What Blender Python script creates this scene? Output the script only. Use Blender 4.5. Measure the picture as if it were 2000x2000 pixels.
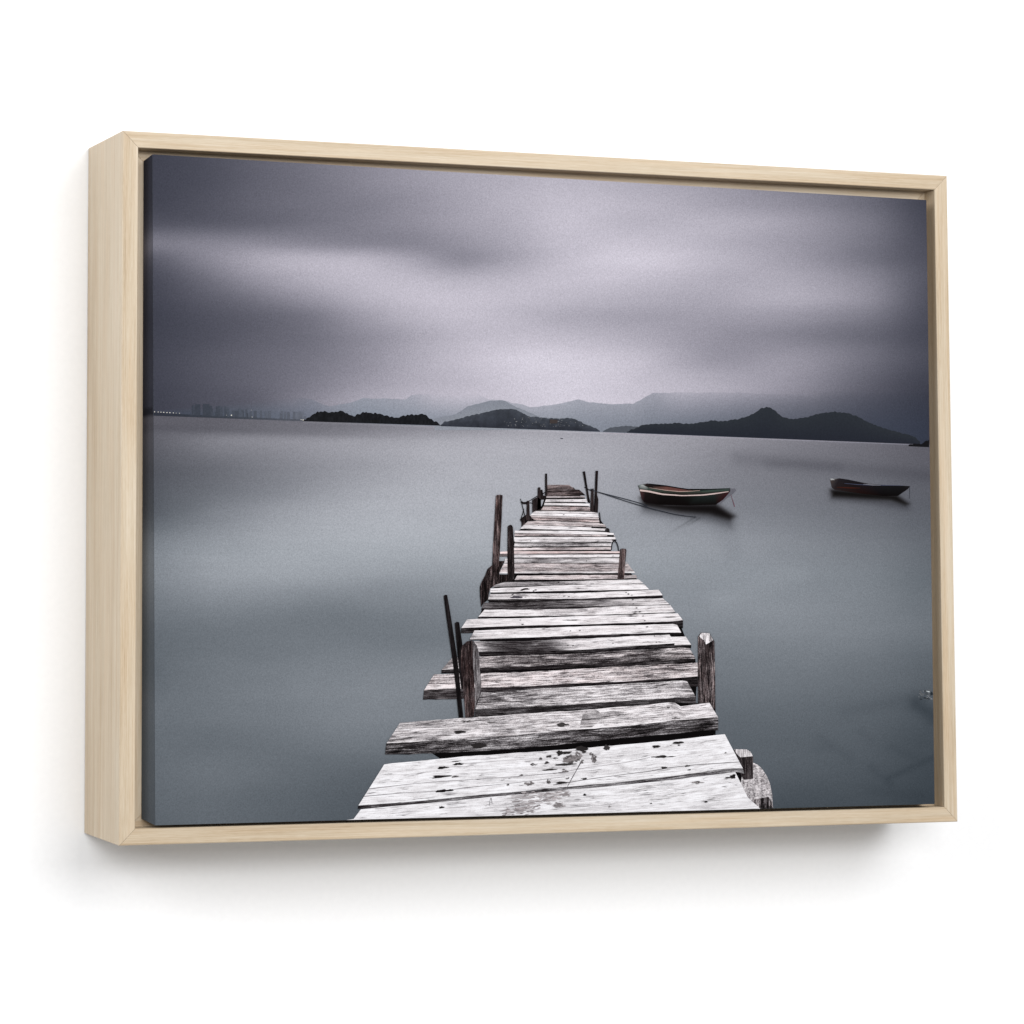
import bpy, bmesh, math, random
import numpy as np
from mathutils import Matrix, Vector
random.seed(7); rng = np.random.default_rng(11)
for o in list(bpy.data.objects): bpy.data.objects.remove(o)
scene = bpy.context.scene
C = scene.collection

# ------------------------------------------------------------------ camera, light, exposure
S = 0.6                                   # metres across the frame
R = np.array([[0.95631813, -0.00541653, -0.29227776],
              [0.02515968, 0.99764341, 0.06383274],
              [0.29124323, -0.06839802, 0.95420076]])
CP = np.array([-1.30219782, 0.07008295, -2.59032829])     # measured camera position, in frame widths
FPX, CX, CY = 5101.573914743067, 216.9451741653213, 729.4591944718416
cam_d = bpy.data.cameras.new('camera'); cam = bpy.data.objects.new('camera', cam_d); C.objects.link(cam)
def w(x, y, d): return Vector((x*S, d*S, -y*S))
m = Matrix((( R[0][0], -R[1][0], -R[2][0], 0), ( R[0][2], -R[1][2], -R[2][2], 0), (-R[0][1], R[1][1], R[2][1], 0), (0, 0, 0, 1)))
cam.matrix_world = Matrix.Translation(w(*CP)) @ m
cam_d.sensor_width = 36; cam_d.lens = FPX/2000*36
cam_d.shift_x = (1000-CX)/2000; cam_d.shift_y = -(1000-CY)/2000
cam_d.clip_start = 0.05; cam_d.clip_end = 100
scene.camera = cam
scene.render.resolution_x = scene.render.resolution_y = 1024

world = bpy.data.worlds.new('World'); scene.world = world; world.use_nodes = True
bg = world.node_tree.nodes['Background']; bg.inputs[0].default_value = (1, 1, 1, 1); bg.inputs[1].default_value = 0.38
def area(name, loc, target, sx, sy, power):
    l = bpy.data.lights.new(name, 'AREA'); l.shape = 'RECTANGLE'; l.size = sx; l.size_y = sy; l.energy = power
    o = bpy.data.objects.new(name, l); C.objects.link(o); o.location = loc
    o.rotation_euler = (Vector(target)-Vector(loc)).to_track_quat('-Z', 'Y').to_euler(); return o
area('softbox_above', (0.62, -2.3, 1.02), (0, 0, 0), 1.8, 1.3, 47)
area('fill_front', (-0.9, -2.9, 0.6), (0, 0, 0), 0.9, 0.7, 28)  # added fill lamp, brightens the ledge in the gap around the canvas
area('fill_left', (-2.6, -1.5, 1.2), (0, 0, 0), 1.6, 1.6, 36)  # added weak fill lamp, lifts the left side of the frame
scene.view_settings.view_transform = 'Standard'; scene.view_settings.look = 'None'
scene.view_settings.exposure = 0.0; scene.view_settings.gamma = 1
KF = 1.33
K = 1.22                                  # light level on the face of the print

# ------------------------------------------------------------------ helpers
def lin(c):
    c = np.asarray(c, float)/255.0
    return np.where(c <= 0.04045, c/12.92, ((c+0.055)/1.055)**2.4)
def alb(c, k=None):
    return np.minimum(lin(c)/(k or K), 0.93)
def link(name, me, mat=None, parent=None):
    o = bpy.data.objects.new(name, me); C.objects.link(o)
    if mat: me.materials.append(mat)
    if parent: o.parent = parent
    return o
def tag(o, **kw):
    for k, v in kw.items(): o[k] = v
    return o
class NT:
    def __init__(s, name):
        s.m = bpy.data.materials.new(name); s.m.use_nodes = True; s.t = s.m.node_tree; s.b = s.t.nodes['Principled BSDF']
    def n(s, kind, **kw):
        nd = s.t.nodes.new(kind)
        for k, v in kw.items():
            if k.startswith('i_'):
                key = k[2:]; key = int(key) if key.isdigit() else key.replace('_', ' ')
                if isinstance(v, bpy.types.NodeSocket): s.t.links.new(v, nd.inputs[key])
                else: nd.inputs[key].default_value = v
            else: setattr(nd, k, v)
        return nd
    def link(s, a, b): s.t.links.new(a, b)
    def math(s, op, a, b=0.0, clamp=False):
        nd = s.n('ShaderNodeMath', operation=op, use_clamp=clamp)
        for i, v in enumerate((a, b)):
            if isinstance(v, bpy.types.NodeSocket): s.link(v, nd.inputs[i])
            else: nd.inputs[i].default_value = v
        return nd.outputs[0]
    def ramp(s, fac, stops):
        r = s.n('ShaderNodeValToRGB'); e = r.color_ramp.elements
        while len(e) > 1: e.remove(e[-1])
        e[0].position = stops[0][0]; e[0].color = (*stops[0][1], 1)
        for p, c in stops[1:]:
            x = e.new(p); x.color = (*c, 1)
        s.link(fac, r.inputs[0]); return r.outputs[0]

def canvas_weave(n, coord):
    """cotton weave relief + fine ink mottling, returns (mottle 0..1, bump normal)"""
    f = n.n('ShaderNodeTexNoise', i_Scale=900.0, i_Detail=2.0, i_Roughness=0.7); n.link(coord, f.inputs['Vector'])
    w1 = n.n('ShaderNodeTexWave', wave_type='BANDS', bands_direction='X', i_Scale=420.0, i_Distortion=1.5, i_Detail=1.0); n.link(coord, w1.inputs['Vector'])
    w2 = n.n('ShaderNodeTexWave', wave_type='BANDS', bands_direction='Z', i_Scale=420.0, i_Distortion=1.5, i_Detail=1.0); n.link(coord, w2.inputs['Vector'])
    h = n.math('ADD', w1.outputs['Fac'], w2.outputs['Fac'])
    bmp = n.n('ShaderNodeBump', i_Strength=0.12, i_Distance=0.0002); n.link(h, bmp.inputs['Height'])
    return f.outputs['Fac'], bmp.outputs['Normal']

def ink_material():
    n = NT('printed_ink')
    at = n.n('ShaderNodeVertexColor', layer_name='ink')
    geo = n.n('ShaderNodeNewGeometry')
    mot, nor = canvas_weave(n, geo.outputs['Position'])
    g = n.n('ShaderNodeTexNoise', i_Scale=2300.0, i_Detail=1.0); n.link(geo.outputs['Position'], g.inputs['Vector'])
    v = n.math('ADD', n.math('MULTIPLY', n.math('SUBTRACT', mot, 0.5), 0.5), n.math('MULTIPLY', n.math('SUBTRACT', g.outputs['Fac'], 0.5), 0.5))
    v = n.math('ADD', v, 1.0)
    mx = n.n('ShaderNodeVectorMath', operation='SCALE'); n.link(at.outputs['Color'], mx.inputs[0]); n.link(v, mx.inputs['Scale'])
    n.link(mx.outputs[0], n.b.inputs['Base Color']); n.b.inputs['Roughness'].default_value = 0.85
    n.b.inputs['Specular IOR Level'].default_value = 0.03
    n.link(nor, n.b.inputs['Normal']); return n.m
def weathered_material():
    """print of bleached planks: 'tone' = (lightness, contrast, seed, rust)"""
    n = NT('printed_weathered_wood')
    at = n.n('ShaderNodeVertexColor', layer_name='tone')
    sep = n.n('ShaderNodeSeparateColor'); n.link(at.outputs['Color'], sep.inputs[0])
    mlt, con, seed, rust = sep.outputs[0], sep.outputs[1], sep.outputs[2], at.outputs['Alpha']
    uv = n.n('ShaderNodeUVMap', uv_map='grain'); su = n.n('ShaderNodeSeparateXYZ'); n.link(uv.outputs[0], su.inputs[0])
    def nz(ax, ay, sc, det, rough=0.6, dist=0.0):
        cb = n.n('ShaderNodeCombineXYZ'); n.link(n.math('MULTIPLY', su.outputs[0], ax), cb.inputs[0]); n.link(n.math('MULTIPLY', su.outputs[1], ay), cb.inputs[1])
        n.link(n.math('MULTIPLY', seed, 91.0), cb.inputs[2])
        t = n.n('ShaderNodeTexNoise', i_Scale=sc, i_Detail=det, i_Roughness=rough, i_Distortion=dist); n.link(cb.outputs[0], t.inputs['Vector'])
        return n.math('SUBTRACT', t.outputs['Fac'], 0.5)
    streak = nz(0.018, 0.42, 1.0, 4.0, 0.65, 0.6)
    fine = nz(0.055, 0.8, 1.0, 3.0, 0.7)
    blot = nz(0.016, 0.07, 1.0, 3.0, 0.6, 0.8)
    grit = nz(0.55, 0.6, 1.0, 2.0, 0.8)
    s = n.math('ADD', n.math('MULTIPLY', streak, 2.9), n.math('MULTIPLY', fine, 1.7))
    s = n.math('ADD', s, n.math('MULTIPLY', blot, 2.0)); s = n.math('ADD', s, n.math('MULTIPLY', grit, 1.6))
    val = n.math('ADD', mlt, n.math('MULTIPLY', s, con))
    # thin dark cracks along the grain
    ck = nz(0.011, 0.30, 1.0, 2.0, 0.5, 0.4)
    ck = n.math('SUBTRACT', 1.0, n.math('MULTIPLY', n.math('ABSOLUTE', ck), 34.0), True)
    mask = n.math('MULTIPLY', nz(0.02, 0.05, 1.7, 1.0), 7.0, True)
    val = n.math('SUBTRACT', val, n.math('MULTIPLY', n.math('MULTIPLY', ck, mask), 0.5))
    col = n.ramp(val, [(0.0, alb((10, 8, 9))), (0.25, alb((50, 46, 48))), (0.48, alb((110, 107, 110))), (0.68, alb((174, 171, 174))), (0.86, alb((224, 221, 224))), (1.0, alb((247, 246, 250)))])
    rn = n.math('MULTIPLY', n.math('ADD', nz(0.05, 0.15, 1.0, 2.0), 0.6, True), rust, True)
    tint = n.n('ShaderNodeMix', data_type='RGBA', blend_type='MULTIPLY'); n.link(rn, tint.inputs[0]); n.link(col, tint.inputs[6]); tint.inputs[7].default_value = (1.0, 0.50, 0.40, 1)
    geo = n.n('ShaderNodeNewGeometry'); mot, nor = canvas_weave(n, geo.outputs['Position'])
    n.link(tint.outputs[2], n.b.inputs['Base Color']); n.b.inputs['Roughness'].default_value = 0.85
    n.b.inputs['Specular IOR Level'].default_value = 0.03
    n.link(nor, n.b.inputs['Normal']); return n.m
def maple_material():
    n = NT('pale_maple')
    uv = n.n('ShaderNodeUVMap', uv_map='grain'); su = n.n('ShaderNodeSeparateXYZ'); n.link(uv.outputs[0], su.inputs[0])
    def nz(ax, ay, det, dist=0.0, z=0.0):
        cb = n.n('ShaderNodeCombineXYZ'); n.link(n.math('MULTIPLY', su.outputs[0], ax), cb.inputs[0]); n.link(n.math('MULTIPLY', su.outputs[1], ay), cb.inputs[1]); cb.inputs[2].default_value = z
        t = n.n('ShaderNodeTexNoise', i_Scale=1.0, i_Detail=det, i_Roughness=0.6, i_Distortion=dist); n.link(cb.outputs[0], t.inputs['Vector']); return t.outputs['Fac']
    fine = nz(18, 1500, 3.0); broad = nz(5, 160, 2.0, 0.5, 3.0); dash = nz(130, 2400, 2.0, 0, 7.0); hue = nz(9, 260, 1.0, 0, 11.0)
    patch = nz(2.3, 14, 2.0, 0.3, 19.0)
    v = n.math('ADD', n.math('MULTIPLY', fine, 0.42), n.math('MULTIPLY', broad, 0.36)); v = n.math('ADD', v, n.math('MULTIPLY', dash, 0.22))
    v = n.math('ADD', v, n.math('MULTIPLY', n.math('SUBTRACT', patch, 0.5), 0.30))
    col = n.ramp(v, [(0.30, alb((180, 156, 126), KF)), (0.44, alb((209, 189, 161), KF)), (0.56, alb((223, 207, 183), KF)), (0.72, alb((236, 223, 204), KF))])
    mx = n.n('ShaderNodeMix', data_type='RGBA', blend_type='MULTIPLY'); n.link(n.math('MULTIPLY', n.math('SUBTRACT', hue, 0.42), 2.2, True), mx.inputs[0]); n.link(col, mx.inputs[6]); mx.inputs[7].default_value = (1.0, 0.93, 0.86, 1)
    n.link(mx.outputs[2], n.b.inputs['Base Color']); n.b.inputs['Roughness'].default_value = 0.5
    n.b.inputs['Specular IOR Level'].default_value = 0.3
    bmp = n.n('ShaderNodeBump', i_Strength=0.15, i_Distance=0.0002); n.link(v, bmp.inputs['Height']); n.link(bmp.outputs[0], n.b.inputs['Normal'])
    return n.m
def wall_material():
    n = NT('white_painted_wall'); geo = n.n('ShaderNodeNewGeometry')
    t = n.n('ShaderNodeTexNoise', i_Scale=260.0, i_Detail=3.0); n.link(geo.outputs['Position'], t.inputs['Vector'])
    n.link(n.ramp(t.outputs['Fac'], [(0.3, (0.89, 0.893, 0.90)), (0.7, (0.91, 0.913, 0.92))]), n.b.inputs['Base Color'])
    bmp = n.n('ShaderNodeBump', i_Strength=0.05, i_Distance=0.0005); n.link(t.outputs['Fac'], bmp.inputs['Height']); n.link(bmp.outputs[0], n.b.inputs['Normal'])
    n.b.inputs['Roughness'].default_value = 0.9; n.b.inputs['Specular IOR Level'].default_value = 0.1
    return n.m
INK, WOOD, MAPLE, WALL = ink_material(), weathered_material(), maple_material(), wall_material()

# ------------------------------------------------------------------ wall
H, D, FW = 0.7416139613, 0.1268469821, 0.0170232642
bm = bmesh.new()
a, b = 9.0, D + 0.0008/S
vs = [bm.verts.new(w(x, y, dd)) for dd in (b, b+0.25) for x, y in ((-a, -a), (a, -a), (a, a), (-a, a))]
for f in ((0, 1, 2, 3), (7, 6, 5, 4), (0, 4, 5, 1), (1, 5, 6, 2), (2, 6, 7, 3), (3, 7, 4, 0)): bm.faces.new([vs[i] for i in f])
bmesh.ops.recalc_face_normals(bm, faces=bm.faces)
me = bpy.data.meshes.new('wall'); bm.to_mesh(me); bm.free()
tag(link('wall', me, WALL), kind='structure')

# ------------------------------------------------------------------ frame: four mitred rails
root = bpy.data.objects.new('framed_canvas_print', None); C.objects.link(root)
root.empty_display_size = 0.1
tag(root, label='canvas print of a weathered jetty and boats in a pale maple frame on white wall', category='framed picture')
LEDGE = 0.0198            # depth of the inner ledge that carries the canvas
def rail(side):
    """L-shaped moulding, mitred at 45 degrees; local axes: u along, v inwards from the outer edge, d depth"""
    hw, hh = 0.5, H/2
    L = hw if side in ('top', 'bottom') else hh
    T = hh if side in ('top', 'bottom') else hw
    gap = 0.0006
    bev = 0.0009
    prof = [(bev, 0), (FW-bev*0.7, 0), (FW, bev*0.7), (FW, LEDGE), (FW+0.03, LEDGE), (FW+0.03, LEDGE+0.012), (FW, LEDGE+0.012), (FW, D), (0, D), (0, bev)]
    def P(u, v, d):
        if side == 'top': return w(u, -(T-v), d)
        if side == 'bottom': return w(u, T-v, d)
        if side == 'left': return w(-(T-v), u, d)
        return w(T-v, u, d)
    bm = bmesh.new(); uvl = bm.loops.layers.uv.new('grain')
    A = [bm.verts.new(P(-(L-v)+gap*0.3, v, d)) for v, d in prof]; B = [bm.verts.new(P((L-v)-gap*0.3, v, d)) for v, d in prof]
    arc = [0]
    for i in range(len(prof)): 
        p, q = prof[i], prof[(i+1) % len(prof)]; arc.append(arc[-1]+math.hypot(p[0]-q[0], p[1]-q[1]))
    off = {'top': 0.0, 'bottom': 3.1, 'left': 7.7, 'right': 12.3}[side]
    for i in range(len(prof)):
        j = (i+1) % len(prof)
        f = bm.faces.new((A[i], A[j], B[j], B[i]))
        for lp, uv in zip(f.loops, ((-L+prof[i][0], arc[i]), (-L+prof[j][0], arc[i+1]), (L-prof[j][0], arc[i+1]), (L-prof[i][0], arc[i]))): lp[uvl].uv = ((uv[0]+off)*S, (uv[1]+off)*S)
    bm.faces.new(A); bm.faces.new(B[::-1])
    bmesh.ops.recalc_face_normals(bm, faces=bm.faces)
    me = bpy.data.meshes.new('rail'); bm.to_mesh(me); bm.free()
    return link('rail', me, MAPLE, frame)
me = bpy.data.meshes.new('backing_board')
frame = bpy.data.objects.new('frame', None); C.objects.link(frame); frame.parent = root; frame.empty_display_size = 0.05
for s_ in ('top', 'bottom', 'left', 'right'): rail(s_)
hx, hy = 0.5-FW-0.001, H/2-FW-0.001
me.from_pydata([w(x, y, d) for d in (LEDGE+0.0135, LEDGE+0.018) for x, y in ((-hx, -hy), (hx, -hy), (hx, hy), (-hx, hy))], [], [(0, 3, 2, 1), (4, 5, 6, 7), (0, 1, 5, 4), (1, 2, 6, 5), (2, 3, 7, 6), (3, 0, 4, 7)])
link('backing_board', me, MAPLE, frame)

# ------------------------------------------------------------------ the canvas
DC = -0.004              # canvas face stands a hair proud of the front of the frame
def meas(x, y, d=DC):
    """a point measured on the photograph -> flat coordinates on the print"""
    x = np.asarray(x, float); y = np.asarray(y, float)
    v = np.stack([(x-CX)/FPX, (y-CY)/FPX, np.ones_like(x)], -1) @ R
    s = (d-CP[2])/v[..., 2]
    return CP[0]+s*v[..., 0], CP[1]+s*v[..., 1]
QUAD = [(298.1, 301.4), (1809.2, 390.6), (1825.5, 1570.3), (303.0, 1612.0)]
def quad_pt(u, v):
    u = np.asarray(u, float)[..., None]; v = np.asarray(v, float)[..., None]
    q = np.array([meas(*p) for p in QUAD]); 
    return (q[0]*(1-u)+q[1]*u)*(1-v)+(q[3]*(1-u)+q[2]*u)*v
def to_px(x, y, d=DC):
    Xc = (np.stack([x, y, np.full_like(x, d)], -1)-CP) @ R.T
    return CX+FPX*Xc[..., 0]/Xc[..., 2], CY+FPX*Xc[..., 1]/Xc[..., 2]

NOISE = {}
def vnoise(x, y, seed):
    if seed not in NOISE: NOISE[seed] = np.random.default_rng(seed).random((64, 64))
    r = NOISE[seed]; xi = np.floor(x).astype(int); yi = np.floor(y).astype(int)
    fx = x-xi; fy = y-yi; fx = fx*fx*(3-2*fx); fy = fy*fy*(3-2*fy)
    g = lambda a, b: r[a % 64, b % 64]
    return (g(xi, yi)*(1-fx)+g(xi+1, yi)*fx)*(1-fy)+(g(xi, yi+1)*(1-fx)+g(xi+1, yi+1)*fx)*fy
def fbm(x, y, seed, o=4):
    s = 0; a = 0.5
    for i in range(o): s = s+a*(vnoise(x, y, seed+i)-0.5); x = x*2.03; y = y*2.03; a *= 0.5
    return s
def cubic(tab, xs, ys, X, Y):
    tab = np.array(tab, float)
    def co(s, V):
        s = np.array(s, float); V = np.clip(V, s[0], s[-1]); i = np.clip(np.searchsorted(s, V, 'right')-1, 0, len(s)-2); t = (V-s[i])/(s[i+1]-s[i]); return i, t
    ix, tx = co(xs, X); iy, ty = co(ys, Y)
    def wgt(t): return [-.5*t+t*t-.5*t**3, 1-2.5*t*t+1.5*t**3, .5*t+2*t*t-1.5*t**3, -.5*t*t+.5*t**3]
    wx, wy = wgt(tx), wgt(ty); out = 0
    for a_ in range(4):
        for b_ in range(4):
            out = out+wx[a_]*wy[b_]*tab[np.clip(iy+b_-1, 0, len(ys)-1), np.clip(ix+a_-1, 0, len(xs)-1)]
    return out
XS = [290, 400, 500, 650, 800, 950, 1100, 1250, 1400, 1550, 1700, 1820]
SKY_X = [290, 400, 500, 600, 700, 800, 900, 1000, 1100, 1250, 1400, 1550, 1700, 1820]
SKY_Y = [300, 350, 400, 436, 475, 506, 545, 584, 615, 654, 700, 750, 790, 830]
SKY = [[58, 70, 88, 104, 122, 138, 150, 156, 158, 152, 132, 112, 84, 54],
       [60, 70, 88, 104, 122, 138, 152, 162, 168, 158, 142, 116, 88, 56],
       [62, 74, 90, 103, 115, 131, 150, 168, 178, 168, 150, 130, 98, 60],
       [76, 80, 90, 103, 116, 130, 148, 162, 180, 168, 165, 145, 108, 64],
       [112, 120, 126, 124, 121, 122, 136, 156, 176, 180, 166, 142, 106, 68],
       [82, 122, 152, 166, 166, 150, 130, 152, 178, 190, 172, 146, 106, 72],
       [66, 100, 136, 160, 172, 172, 166, 172, 180, 178, 162, 156, 124, 76],
       [61, 82, 106, 136, 162, 178, 181, 178, 172, 162, 156, 160, 128, 72],
       [58, 73, 88, 108, 142, 168, 178, 172, 160, 150, 146, 140, 112, 68],
       [60, 72, 86, 102, 128, 152, 170, 176, 172, 158, 138, 122, 96, 64],
       [61, 77, 92, 106, 128, 154, 176, 190, 192, 176, 140, 138, 102, 68],
       [60, 76, 92, 112, 138, 160, 174, 186, 192, 182, 162, 134, 88, 58],
       [58, 72, 86, 122, 152, 168, 178, 186, 194, 184, 160, 120, 78, 52],
       [58, 72, 86, 122, 152, 168, 178, 186, 194, 184, 160, 120, 78, 52]]
WAT_X = [290, 340, 420, 540, 660, 785, 900, 1050, 1250, 1400, 1550, 1700, 1820]
WAT_Y = [805, 835, 861, 905, 921, 961, 1002, 1062, 1123, 1163, 1203, 1244, 1325, 1385, 1446, 1506, 1567, 1620]
WAT = [[84, 86, 90, 102, 112, 126, 136, 146, 148, 142, 128, 112, 92],
       [86, 88, 92, 102, 110, 124, 136, 146, 144, 132, 122, 110, 92],
       [86, 96, 116, 130, 142, 149, 156, 160, 150, 134, 118, 102, 86],
       [80, 88, 102, 122, 138, 152, 160, 162, 150, 126, 110, 99, 85],
       [78, 85, 99, 119, 138, 154, 161, 162, 148, 124, 110, 98, 85],
       [80, 90, 104, 124, 146, 160, 163, 161, 144, 124, 112, 99, 87],
       [84, 96, 118, 142, 156, 162, 162, 158, 142, 126, 115, 101, 89],
       [116, 126, 140, 155, 160, 160, 157, 153, 147, 139, 125, 112, 97],
       [122, 132, 145, 150, 146, 142, 142, 146, 142, 138, 128, 116, 101],
       [114, 122, 130, 129, 126, 127, 130, 136, 134, 134, 128, 119, 104],
       [106, 110, 114, 112, 111, 114, 119, 126, 128, 129, 127, 119, 105],
       [97, 101, 105, 108, 111, 110, 113, 120, 122, 124, 124, 116, 104],
       [94, 101, 109, 115, 121, 124, 124, 120, 114, 111, 108, 100, 89],
       [104, 106, 109, 113, 119, 121, 117, 108, 102, 101, 98, 90, 78],
       [99, 100, 101, 105, 111, 111, 104, 96, 93, 93, 91, 83, 70],
       [97, 101, 105, 100, 96, 92, 90, 88, 88, 88, 86, 77, 65],
       [94, 96, 98, 95, 88, 84, 80, 76, 74, 75, 74, 70, 60],
       [92, 94, 95, 92, 85, 80, 76, 72, 70, 70, 70, 68, 57]]
def horizon(x): return 811.5+(x-300)*(868.0-811.5)/1515
def soft_poly(X, Y, poly):
    """signed distance in px (negative inside)"""
    p = np.array(poly, float); q = np.roll(p, -1, 0); d = np.full(X.shape, 1e9); inside = np.zeros(X.shape, bool)
    for (ax, ay), (bx, by) in zip(p, q):
        ex, ey = bx-ax, by-ay; t = np.clip(((X-ax)*ex+(Y-ay)*ey)/(ex*ex+ey*ey+1e-9), 0, 1)
        d = np.minimum(d, np.hypot(X-ax-t*ex, Y-ay-t*ey))
        c = ((ay > Y) != (by > Y)) & (X < (bx-ax)*(Y-ay)/(by-ay+1e-12)+ax); inside ^= c
    return np.where(inside, -d, d)
def sky_rgb(X, Y):
    L = cubic(SKY, SKY_X, SKY_Y, X, Y)
    n_ = fbm(X/210+fbm(X/120, Y/60, 5)*1.2, Y/38+X/900, 3)+0.5*fbm(X/90, Y/14+X/500, 21)
    L = np.clip(L*1.035*(1+0.035*n_+0.03*fbm(X/150+Y/160, Y/55-X/420, 61)), 40, 215)
    k = np.clip((L-60)/130, 0, 1)
    return np.stack([L-1.5+0.5*k, L-5.5*k, L+11-5*k], -1)
def water_rgb(X, Y):
    L = cubic(WAT, WAT_X, WAT_Y, X, Y)
    n_ = fbm(X/260, Y/26, 33)+0.4*fbm(X/130, Y/9, 40)
    L = L*1.035*(1+0.032*n_+0.07*fbm(X/170, Y/75, 71, 3))
    near = np.clip((Y-horizon(X))/260, 0, 1); k = np.clip((L-70)/90, 0, 1)
    # darker streak and pale wake lines just below the far shore
    dy = Y-horizon(X)
    L = L*(1-0.07*np.exp(-((dy-24)/7)**2)*np.clip((900-X)/300, 0, 1))
    L = L*(1+0.10*np.exp(-((dy-1.5)/1.6)**2)*(X > 590))
    for (ax, ay, bx, by, wd, am) in ((1440, 895, 1825, 930, 14, -0.09), (1500, 905, 1640, 912, 10, -.06), (1395, 1000, 1430, 1075, 22, -.05), (1560, 1120, 1400, 1170, 20, .03),
                                     (1735, 1520, 1822, 1480, 7, -0.16), (1700, 1500, 1740, 1532, 9, -0.10), (1600, 1440, 1660, 1480, 10, -.07), (1740, 1460, 1790, 1480, 8, -.07), (1790, 1375, 1825, 1400, 16, -.20),
                                     (1650, 1390, 1800, 1360, 14, -.08), (1590, 1465, 1620, 1460, 9, -.06), (1700, 1545, 1800, 1555, 12, -.07), (1680, 1430, 1700, 1445, 9, -.07)):
        ex, ey = bx-ax, by-ay; t = np.clip(((X-ax)*ex+(Y-ay)*ey)/(ex*ex+ey*ey), 0, 1)
        L = L*(1+(am*.55 if ay > 1300 and ay != 1375 else am)*np.exp(-(np.hypot(X-ax-t*ex, Y-ay-t*ey)/wd)**2))
    rgb = np.stack([L-0.5-6*near*(1-.4*k), L-1.5+2.0*near, L+6.5+0.9*near], -1)
    # reflections of the boats, blurred by the long exposure
    d1 = soft_poly(X, Y, [(1251, 972), (1300, 984), (1398, 984), (1434, 1008), (1425, 1015), (1385, 1004), (1330, 1000), (1258, 988)])
    d1b = soft_poly(X, Y, [(1252, 985), (1330, 996), (1400, 998), (1432, 1012), (1428, 1030), (1390, 1018), (1320, 1010), (1256, 1000)])
    d2 = soft_poly(X, Y, [(1622, 957), (1633, 956), (1700, 962), (1752, 967), (1774, 984), (1768, 986), (1740, 977), (1690, 974), (1626, 970)])
    d2b = soft_poly(X, Y, [(1622, 966), (1700, 972), (1775, 984), (1774, 994), (1700, 984), (1625, 976)])
    ker = lambda d, s: 1/(1+np.exp(np.clip(d/s, -30, 30)))
    for d, s, a_, c in ((d1b, 4.5, .55, (40, 40, 45)), (d1, 2.4, .97, (9, 6, 6)), (d2b, 3.5, .5, (40, 40, 45)), (d2, 2.0, .97, (9, 7, 6))):
        k_ = (ker(d, s)*a_)[..., None]; rgb = rgb*(1-k_)+np.array(c)*k_
    # reflected mooring line
    for (ax, ay, bx, by) in ((1358, 1010, 1300, 1046), (1366, 1012, 1330, 1034)):
        ex, ey = bx-ax, by-ay; t = np.clip(((X-ax)*ex+(Y-ay)*ey)/(ex*ex+ey*ey), 0, 1)
        rgb = rgb*(1-0.22*(1-t)*np.exp(-(np.hypot(X-ax-t*ex, Y-ay-t*ey)/2.2)**2))[..., None]
    return rgb

def sheet(name, P, faces, layer, rgb=None, tone=None, uv=None, mat=None, parent=None, d0=None, lift=None):
    """P: Nx2 flat print coordinates (frame widths)"""
    P = np.asarray(P, float); N = len(P)
    d = (DC if d0 is None else d0)-layer
    co = np.stack([P[:, 0]*S, np.full(N, d*S)-(0 if lift is None else np.asarray(lift)*S), -P[:, 1]*S], 1)
    fa = []
    for f in faces:                      # every sheet faces the room
        q = P[list(f)]; ar = np.sum(q[:, 0]*np.roll(q[:, 1], -1)-np.roll(q[:, 0], -1)*q[:, 1]) if len(f) < 50 and N < 3000 else -1
        fa.append(tuple(f)[::-1] if ar > 0 else tuple(f))
    if N >= 3000: fa = [tuple(f)[::-1] for f in faces]
    me = bpy.data.meshes.new(name); me.from_pydata(co.tolist(), [], fa)
    if rgb is not None:
        at = me.color_attributes.new('ink', 'FLOAT_COLOR', 'POINT'); c = np.ones((N, 4)); c[:, :3] = alb(np.clip(rgb, 0, 255)); at.data.foreach_set('color', c.ravel())
    if tone is not None:
        at = me.color_attributes.new('tone', 'FLOAT_COLOR', 'POINT'); at.data.foreach_set('color', np.asarray(tone, float).ravel())
        ul = me.uv_layers.new(name='grain'); li = np.zeros(len(me.loops), int); me.loops.foreach_get('vertex_index', li)
        ul.data.foreach_set('uv', np.asarray(uv, float)[li].ravel())
    return link(name, me, mat or (WOOD if tone is not None else INK), parent)

# body: the wrapped edges of the canvas over its stretcher
bodyN = 160
v = np.linspace(0, 1, bodyN)
CB = 0.0185
face_q = [np.array(meas(*p)) for p in QUAD]
bl_t = np.array(meas(280.5, 314.6, CB)); bl_b = np.array(meas(276.4, 1599, CB))
back_q = [bl_t, face_q[1]+np.array([-0.0005, 0.0010]), face_q[2]+np.array([-0.0005, -0.0010]), bl_b]
verts, faces, cols = [], [], []
def strip(pa, pb, qa, qb, colfun):
    """grid between front edge pa->pb and back edge qa->qb"""
    base = len(verts); M = 7
    for i, t in enumerate(v):
        f = pa*(1-t)+pb*t; g = qa*(1-t)+qb*t
        for j in range(M):
            s_ = j/(M-1); x, y = f*(1-s_)+g*s_; d = (DC+0.0009)*(1-s_)+CB*s_
            if j == 0: x, y = f; d = DC+0.0009
            verts.append(w(x, y, d)); cols.append(colfun(t, s_))
    for i in range(bodyN-1):
        for j in range(M-1):
            a_ = base+i*M+j; faces.append((a_, a_+1, a_+M+1, a_+M))
def left_col(t, s_):
    p = face_q[0]*(1-t)+face_q[3]*t; px, py = to_px(np.array([p[0]]), np.array([p[1]])); px = px+2+10*s_
    hz = horizon(px)[0]+(-4*s_)
    c = (sky_rgb(px, py) if py[0] < hz else water_rgb(px, py))[0]
    if 0 < hz-py[0] < 12: c = c*0.7
    return c*0.98
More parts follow.
